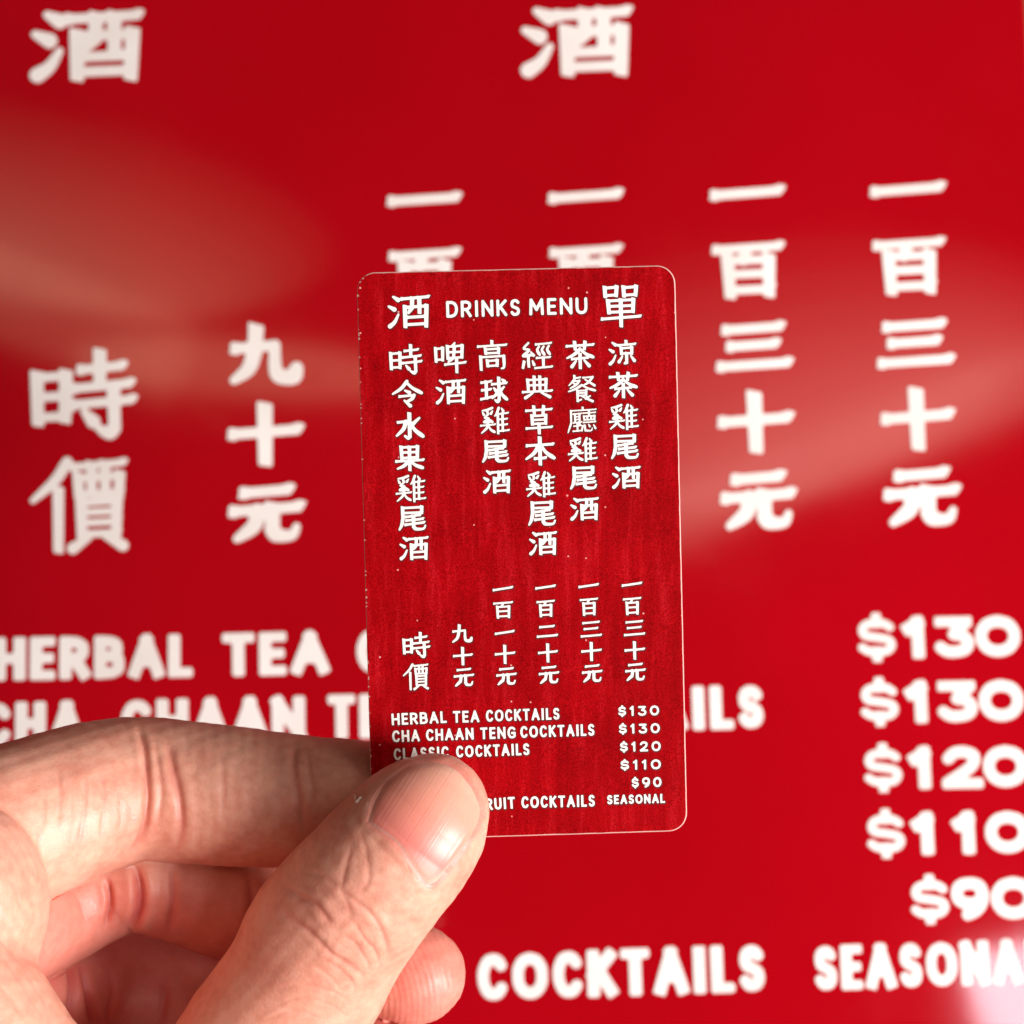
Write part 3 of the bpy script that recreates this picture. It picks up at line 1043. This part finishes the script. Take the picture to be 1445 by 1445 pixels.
# (chain, polyline, half width px, depth mm, lip, flush)
CREASES = [
    ('index', [(196, 1030), (204, 1060), (207, 1100), (208, 1130), (202, 1170), (186, 1205)], 4.5, 0.62, 0.35, 0.35),
    ('index', [(218, 1045), (224, 1085), (228, 1120), (222, 1165)], 4.0, 0.22, 0.3, 0.15),
    ('index', [(236, 1050), (247, 1095), (254, 1130), (256, 1165), (250, 1195)], 5.5, 0.55, 0.35, 0.45),
    ('index', [(418, 1050), (414, 1080), (420, 1120), (428, 1165)], 5.0, 0.45, 0.3, 0.35),
    ('index', [(432, 1062), (440, 1110), (438, 1150)], 4.0, 0.20, 0.3, 0.15),
    ('index', [(310, 1060), (316, 1110), (312, 1160)], 4.0, 0.10, 0.2, 0.05),
    ('index', [(82, 1085), (84, 1130), (78, 1175)], 3.0, 0.10, 0.2, 0.12),
    ('index', [(62, 1110), (62, 1150), (54, 1190)], 3.0, 0.10, 0.2, 0.12),
    ('index', [(117, 1092), (118, 1130), (111, 1180), (104, 1215)], 3.0, 0.12, 0.2, 0.14),
    ('index', [(142, 1095), (143, 1140), (138, 1190)], 3.0, 0.10, 0.2, 0.12),
    ('index', [(100, 1120), (98, 1160), (92, 1205)], 2.6, 0.07, 0.2, 0.08),
    ('index', [(165, 1100), (168, 1150), (160, 1190)], 3.0, 0.08, 0.2, 0.06),
    ('knuckle', [(-20, 1140), (10, 1165), (35, 1205), (45, 1260)], 3.0, 0.10, 0.3, 0.05),
    ('middle', [(191, 1222), (198, 1255), (196, 1285), (184, 1312)], 6.0, 0.95, 0.4, 0.5),
    ('middle', [(150, 1240), (156, 1270), (150, 1306)], 4.0, 0.6, 0.3, 0.3),
    ('middle', [(243, 1225), (245, 1270), (238, 1318)], 5.0, 0.28, 0.3, 0.3),
    ('middle', [(352, 1235), (354, 1280), (344, 1330)], 5.0, 0.35, 0.3, 0.3),
    ('ring', [(98, 1350), (101, 1395), (98, 1450)], 5.0, 0.8, 0.4, 0.4),
    ('ring', [(112, 1360), (122, 1395), (133, 1450)], 5.0, 0.8, 0.3, 0.5),
    ('ring', [(150, 1360), (158, 1400), (150, 1445)], 5.0, 0.25, 0.3, 0.2),
    ('ring', [(230, 1375), (232, 1410), (225, 1450)], 6.0, 0.3, 0.3, 0.3),
    # thumb: folds over the joint
    ('thumb', [(405, 1252), (425, 1266), (448, 1277), (466, 1300), (482, 1306)], 4.5, 0.42, 0.45, 0.22),
    ('thumb', [(396, 1290), (425, 1306), (446, 1323), (470, 1347), (500, 1367), (518, 1384)], 4.5, 0.36, 0.45, 0.2),
    ('thumb', [(484, 1254), (494, 1266), (520, 1286), (536, 1308), (544, 1330), (549, 1352)], 4.0, 0.30, 0.4, 0.16),
    ('thumb', [(430, 1232), (455, 1236), (472, 1248), (482, 1258), (494, 1284), (492, 1298)], 3.6, 0.16, 0.5, 0.06),
    ('thumb', [(482, 1256), (488, 1222), (496, 1196)], 4.0, 0.20, 0.4, 0.1),
    ('thumb', [(508, 1262), (520, 1240), (516, 1200), (508, 1172)], 4.0, 0.16, 0.4, 0.08),
    ('thumb', [(500, 1302), (512, 1322), (528, 1340), (536, 1362)], 3.0, 0.2, 0.4, 0.1),
    ('thumb', [(484, 1318), (500, 1330), (514, 1350), (524, 1372)], 3.0, 0.16, 0.4, 0.1),
    ('thumb', [(456, 1352), (480, 1368), (497, 1386), (500, 1402)], 3.2, 0.18, 0.4, 0.1),
    ('thumb', [(392, 1395), (430, 1390), (470, 1400), (495, 1415)], 3.0, 0.13, 0.4, 0.06),
    ('thumb', [(385, 1420), (425, 1408), (465, 1418), (490, 1436)], 3.0, 0.11, 0.4, 0.05),
    ('thumb', [(372, 1440), (415, 1426), (460, 1440)], 2.8, 0.10, 0.4, 0.05),
    ('thumb', [(440, 1360), (465, 1378), (484, 1400)], 2.6, 0.10, 0.4, 0.05),
    ('thumb', [(548, 1292), (568, 1286), (590, 1270)], 2.6, 0.10, 0.4, 0.05),
    ('thumb', [(546, 1274), (570, 1268), (588, 1256)], 2.6, 0.10, 0.4, 0.05),
    ('thumb', [(552, 1306), (575, 1302), (600, 1284)], 2.6, 0.08, 0.4, 0.05),
    ('thumb', [(520, 1178), (540, 1200), (560, 1222), (585, 1248)], 9.0, 0.10, 0.2, 0.05),
    ('web', [(0, 1345), (28, 1385), (62, 1440)], 3.0, 0.10, 0.3, 0.05),
    ('web', [(-5, 1385), (20, 1415), (40, 1445)], 3.0, 0.10, 0.3, 0.05),
    ('web', [(-5, 1320), (30, 1362), (75, 1435)], 3.0, 0.08, 0.3, 0.05),
    ('knuckle', [(5, 1180), (25, 1210), (40, 1245)], 3.0, 0.08, 0.3, 0.05),
    ('knuckle', [(-5, 1210), (15, 1240), (30, 1280)], 3.0, 0.08, 0.3, 0.05),
]


# soft pads between the creases: chain, px, py, radius px, height mm
PADS = [('index', 140, 1140, 58, 0.55), ('index', 335, 1125, 70, 0.35), ('middle', 95, 1290, 42, 0.45), ('middle', 172, 1270, 18, 0.35), ('middle', 300, 1278, 44, 0.3),
        ('ring', 78, 1400, 18, 0.5), ('ring', 190, 1405, 34, 0.2), ('thumb', 455, 1268, 24, 0.25), ('thumb', 470, 1320, 26, 0.18)]


def build_hand():
    h = 0.42
    lo = np.array([-108.0, 203.0, -135.0])
    hi = np.array([2.0, 287.0, -22.0])
    shape = tuple(int(v) for v in (hi - lo) / h)
    f = grid_sdf(lo, h, shape)
    f[:, :, 0] = 1.0      # close the wrist off at the box
    f[0, :, :] = 1.0
    V, Q = surface_nets(f, lo, h)
    me = bpy.data.meshes.new('hand_base')
    me.vertices.add(len(V))
    me.vertices.foreach_set('co', V.ravel())
    me.loops.add(Q.size)
    me.loops.foreach_set('vertex_index', Q.ravel())
    me.polygons.add(len(Q))
    me.polygons.foreach_set('loop_start', np.arange(0, Q.size, 4))
    me.polygons.foreach_set('loop_total', np.full(len(Q), 4))
    me.update(calc_edges=True)
    me.validate()
    # finer mesh where the skin faces the viewer's side
    bm = bmesh.new()
    bm.from_mesh(me)
    for _ in range(2):
        bm.verts.ensure_lookup_table()
        co = np.array([v.co[:] for v in bm.verts])
        no = np.array([v.normal[:] for v in bm.verts])
        px, py = to_px(co)
        d = -(no * co).sum(1) / np.linalg.norm(co, axis=1)
        ok = (px > -60) & (px < 740) & (py > 980) & (py < 1500) & (d > -0.25)
        if _ == 1:
            dt = chain_sdf('thumb', co)
            ok &= (dt < 0.35) & (px > 350) & (d > 0)
        es = [e for e in bm.edges if ok[e.verts[0].index] and ok[e.verts[1].index]]
        bmesh.ops.subdivide_edges(bm, edges=es, cuts=1, use_grid_fill=True)
        bm.normal_update()
        bm.verts.index_update()
    bm.to_mesh(me)
    bm.free()
    n = len(me.vertices)
    co = np.empty(n * 3)
    me.vertices.foreach_get('co', co)
    V = co.reshape(-1, 3)
    inner = (V[:, 2] > lo[2] + 1.5) & (V[:, 0] > lo[0] + 1.5)
    V = V.astype(np.float32)
    d = hand_sdf(V)
    N = fgrad(hand_sdf, V, d, 0.15)
    V[inner] -= (np.clip(d, -0.3, 0.3)[:, None] * N)[inner]
    px, py = to_px(V)
    face = -(N * V).sum(1) / np.linalg.norm(V, axis=1)
    dist = np.stack([chain_sdf(k, V) for k in CH], 1)
    lab = np.array(list(CH))[dist.argmin(1)]
    disp = np.zeros(n)
    for name, x, y, r, hgt in PADS:
        disp += (lab == name) * hgt * np.exp(-(((px - x) / r) ** 2 + ((py - y) / (r * 1.3)) ** 2) ** 1.5)
    flush = np.zeros(n)
    front = np.clip((face - 0.02) / 0.2, 0, 1)
    for name, line, w, dep, lip, fl in CREASES:
        m = (lab == name) & (face > 0.02) & (px > -80)
        i = np.nonzero(m)[0]
        dd, fr, side = poly_dist(px[i], py[i], line)
        end = np.sqrt(np.clip(np.minimum(fr, 1 - fr) / 0.22, 0.05, 1))
        k = end * front[i]
        disp[i] += (0.38 if name == 'thumb' else 0.95 if name in ('middle', 'ring') else 0.75) * k * (-dep * np.exp(-(dd / w) ** 2) + lip * dep * 0.8 * np.exp(-((dd - 2.4 * w) / (1.4 * w)) ** 2))
        flush[i] = np.maximum(flush[i], fl * k * np.exp(-(dd / (w * 1.3)) ** 2))
    # fine directional skin lines and gentle unevenness
    a, b, c = V[:, 0], V[:, 1], V[:, 2]
    disp += 0.045 * (np.sin(a * 0.9 + 1.3 * np.sin(c * 0.5)) * np.sin(c * 0.8 + b * 0.4) + 0.6 * np.sin(a * 1.7 - c * 1.1 + 2) * np.sin(b * 1.3 + c))
    th = lab == 'thumb'
    u = (px - 470) * 0.62 + (py - 1330) * 0.78     # runs across the folds of the joint
    zone = np.exp(-(((px - 500) / 75) ** 2 + ((py - 1340) / 75) ** 2)) * th
    wv = (px - 470) * 0.78 - (py - 1330) * 0.62
    disp += zone * 0.03 * np.sin(u / 3.4 + 1.5 * np.sin(wv / 13.0)) * np.sin(wv / 7.5 + np.sin(u / 9))
    ix = lab == 'index'
    disp += ix * 0.024 * np.sin(px / 3.0 + 1.2 * np.sin(py / 19)) * np.exp(-((px - 330) / 90) ** 2)
    wb = (lab == 'web') | (lab == 'knuckle')
    q1, q2 = px * 0.80 - py * 0.60, px * 0.60 + py * 0.80
    disp += wb * 0.020 * np.sin(q1 / 2.6 + 1.6 * np.sin(q2 / 23) + 0.8 * np.sin(q2 / 9 + 1)) * (0.6 + 0.4 * np.sin(q2 / 31 + q1 / 17))
    md = (lab == 'middle') & (px > 500)
    rr = np.hypot(px - 500, (py - 1420) * 0.8)
    disp += md * 0.020 * np.sin(rr / 1.3)          # finger-print ridges on the tip
    palm_bounce = np.clip((py - 1215) / 50, 0, 1) * ((lab == 'middle') | (lab == 'ring') | (lab == 'little'))
    flush += 0.48 * palm_bounce + 0.12 * (lab == 'ring')  # palm flush plus the sign's red bounce painted into the hollow
    # the nail's bed and folds
    ncl = NAIL + NAIL[:1]
    m = np.nonzero(th & (face > 0) & (px > 480) & (py < 1290))[0]
    dd, fr, side = poly_dist(px[m], py[m], ncl)
    ctr_in = side > 0
    sd = np.where(point_in(px[m], py[m], NAIL), -dd, dd)
    disp[m] += -0.12 * np.clip((3 - sd) / 5, 0, 1) + 0.07 * np.exp(-((sd - 8) / 6.0) ** 2)
    flush[m] = np.maximum(flush[m], 0.5 * np.exp(-((sd - 1) / 5) ** 2))
    V2 = V + N * disp[:, None]
    # soft pads pressed flat where they meet the card
    q = V2 - CARD.o
    un, vn, nn = q @ CARD.U, q @ CARD.V, q @ CARD.N
    c0, c1 = CARD.uv(506, 1000), CARD.uv(968, 1172)
    over = (un > c0[0]) & (un < c1[0]) & (vn > c1[1] - 0.2)
    lo_t = over & th & (nn < 0.06)
    V2[lo_t] += CARD.N * (0.06 - nn[lo_t])[:, None]
    lo_i = over & (lab == 'index') & (nn > -0.54)
    V2[lo_i] += CARD.N * (-0.54 - nn[lo_i])[:, None]
    me.vertices.foreach_set('co', (V2 * MM).ravel())
    at = me.attributes.new('flush', 'FLOAT', 'POINT')
    at.data.foreach_set('value', np.clip(flush, 0, 1).astype(np.float32))
    me.polygons.foreach_set('use_smooth', np.ones(len(me.polygons), bool))
    me.materials.append(M_SKIN)
    me.update()
    o = bpy.data.objects.new('hand', me)
    COL.objects.link(o)
    o['label'] = 'left hand with bare skin pinching the small card between thumb and index finger'
    o['category'] = 'hand'
    return o


def point_in(x, y, poly):
    c = np.zeros(len(x), bool)
    n = len(poly)
    for i in range(n):
        (x0, y0), (x1, y1) = poly[i], poly[(i + 1) % n]
        if y0 == y1:
            continue
        c ^= ((y0 > y) != (y1 > y)) & (x < (x1 - x0) * (y - y0) / (y1 - y0) + x0)
    return c


def build_nail(name, outline, chain_name, hand_o, root, tip, rings=26, lift=0.05, label=None):
    O = catmull(np.array(outline + outline[:1], float), 5)[:-1]
    c = O.mean(0)
    n = len(O)
    pts = [c]
    s_ = [0.0]
    for s in np.linspace(0, 1, rings + 1)[1:] ** 0.8:
        for q in O:
            pts.append(c + (q - c) * s)
            s_.append(s)
    pts, s_ = np.array(pts), np.array(s_)
    D_ = np.stack([(pts[:, 0] - 722.5) / F, np.ones(len(pts)), -(pts[:, 1] - 722.5) / F], 1)
    t = np.full(len(pts), 225.0)
    fn = lambda P_: chain_sdf(chain_name, P_)
    for _ in range(60):
        t += fn(D_ * t[:, None]) * 0.8
    P_ = D_ * t[:, None]
    N = grad(fn, P_, 0.6)
    up = lift - 0.15 * np.clip((s_ - 0.86) / 0.14, 0, 1) ** 1.6
    P_ = P_ + N * up[:, None]
    faces = [[0, 1 + (i + 1) % n, 1 + i] for i in range(n)]
    for r in range(rings - 1):
        for i in range(n):
            j = (i + 1) % n
            a, b = 1 + r * n, 1 + (r + 1) * n
            faces.append([a + i, a + j, b + j, b + i])
    o = link(name, P_ * MM, faces, [M_NAIL], hand_o, smooth=True)
    bm = bmesh.new()
    bm.from_mesh(o.data)
    bmesh.ops.recalc_face_normals(bm, faces=bm.faces)
    bm.verts.ensure_lookup_table()
    if bm.verts[0].normal.y > 0:
        bmesh.ops.reverse_faces(bm, faces=bm.faces)
    bm.to_mesh(o.data)
    bm.free()
    ax = np.array(tip, float) - np.array(root, float)
    L2 = ax @ ax
    al = np.clip(((pts - np.array(root)) @ ax) / L2, 0, 1)
    ac = ((pts - np.array(root)) @ np.array([-ax[1], ax[0]])) / L2
    base = np.clip(1 - al / 0.55, 0, 1)
    ed = np.clip((s_ - 0.90) / 0.07, 0, 1) * (0.12 + 0.68 * base)
    for nm, val in (('tip', al), ('across', ac), ('edge', ed)):
        at = o.data.attributes.new(nm, 'FLOAT', 'POINT')
        at.data.foreach_set('value', val.astype(np.float32))
    return o


hand = build_hand()
build_nail('thumb_nail', NAIL, 'thumb', hand, (562, 1205), (640, 1085))


def build_flake():
    V, Fc = [], []
    for (x0, y0), (x1, y1), w in (((501, 1122), (503, 1133), 1.0), ((503, 1133), (510, 1125), 1.5)):
        d = np.array([x1 - x0, y1 - y0], float)
        d /= np.linalg.norm(d)
        nrm = np.array([-d[1], d[0]]) * w
        b = len(V)
        for off, up in ((-1, 0.05), (0, 0.22), (1, 0.05)):
            for x, y in ((x0, y0), (x1, y1)):
                D_ = ray(x + nrm[0] * off, y + nrm[1] * off)[None]
                t = np.array([230.0])
                for _ in range(60):
                    t += chain_sdf('thumb', D_ * t[:, None]) * 0.8
                P_ = D_ * t[:, None]
                V.append((P_ + grad(lambda q: chain_sdf('thumb', q), P_, 0.5) * up)[0])
        Fc += [[b, b + 1, b + 3, b + 2], [b + 2, b + 3, b + 5, b + 4]]
    link('skin_flake', np.array(V) * MM, Fc, [M_FLAKE], hand)


build_flake()
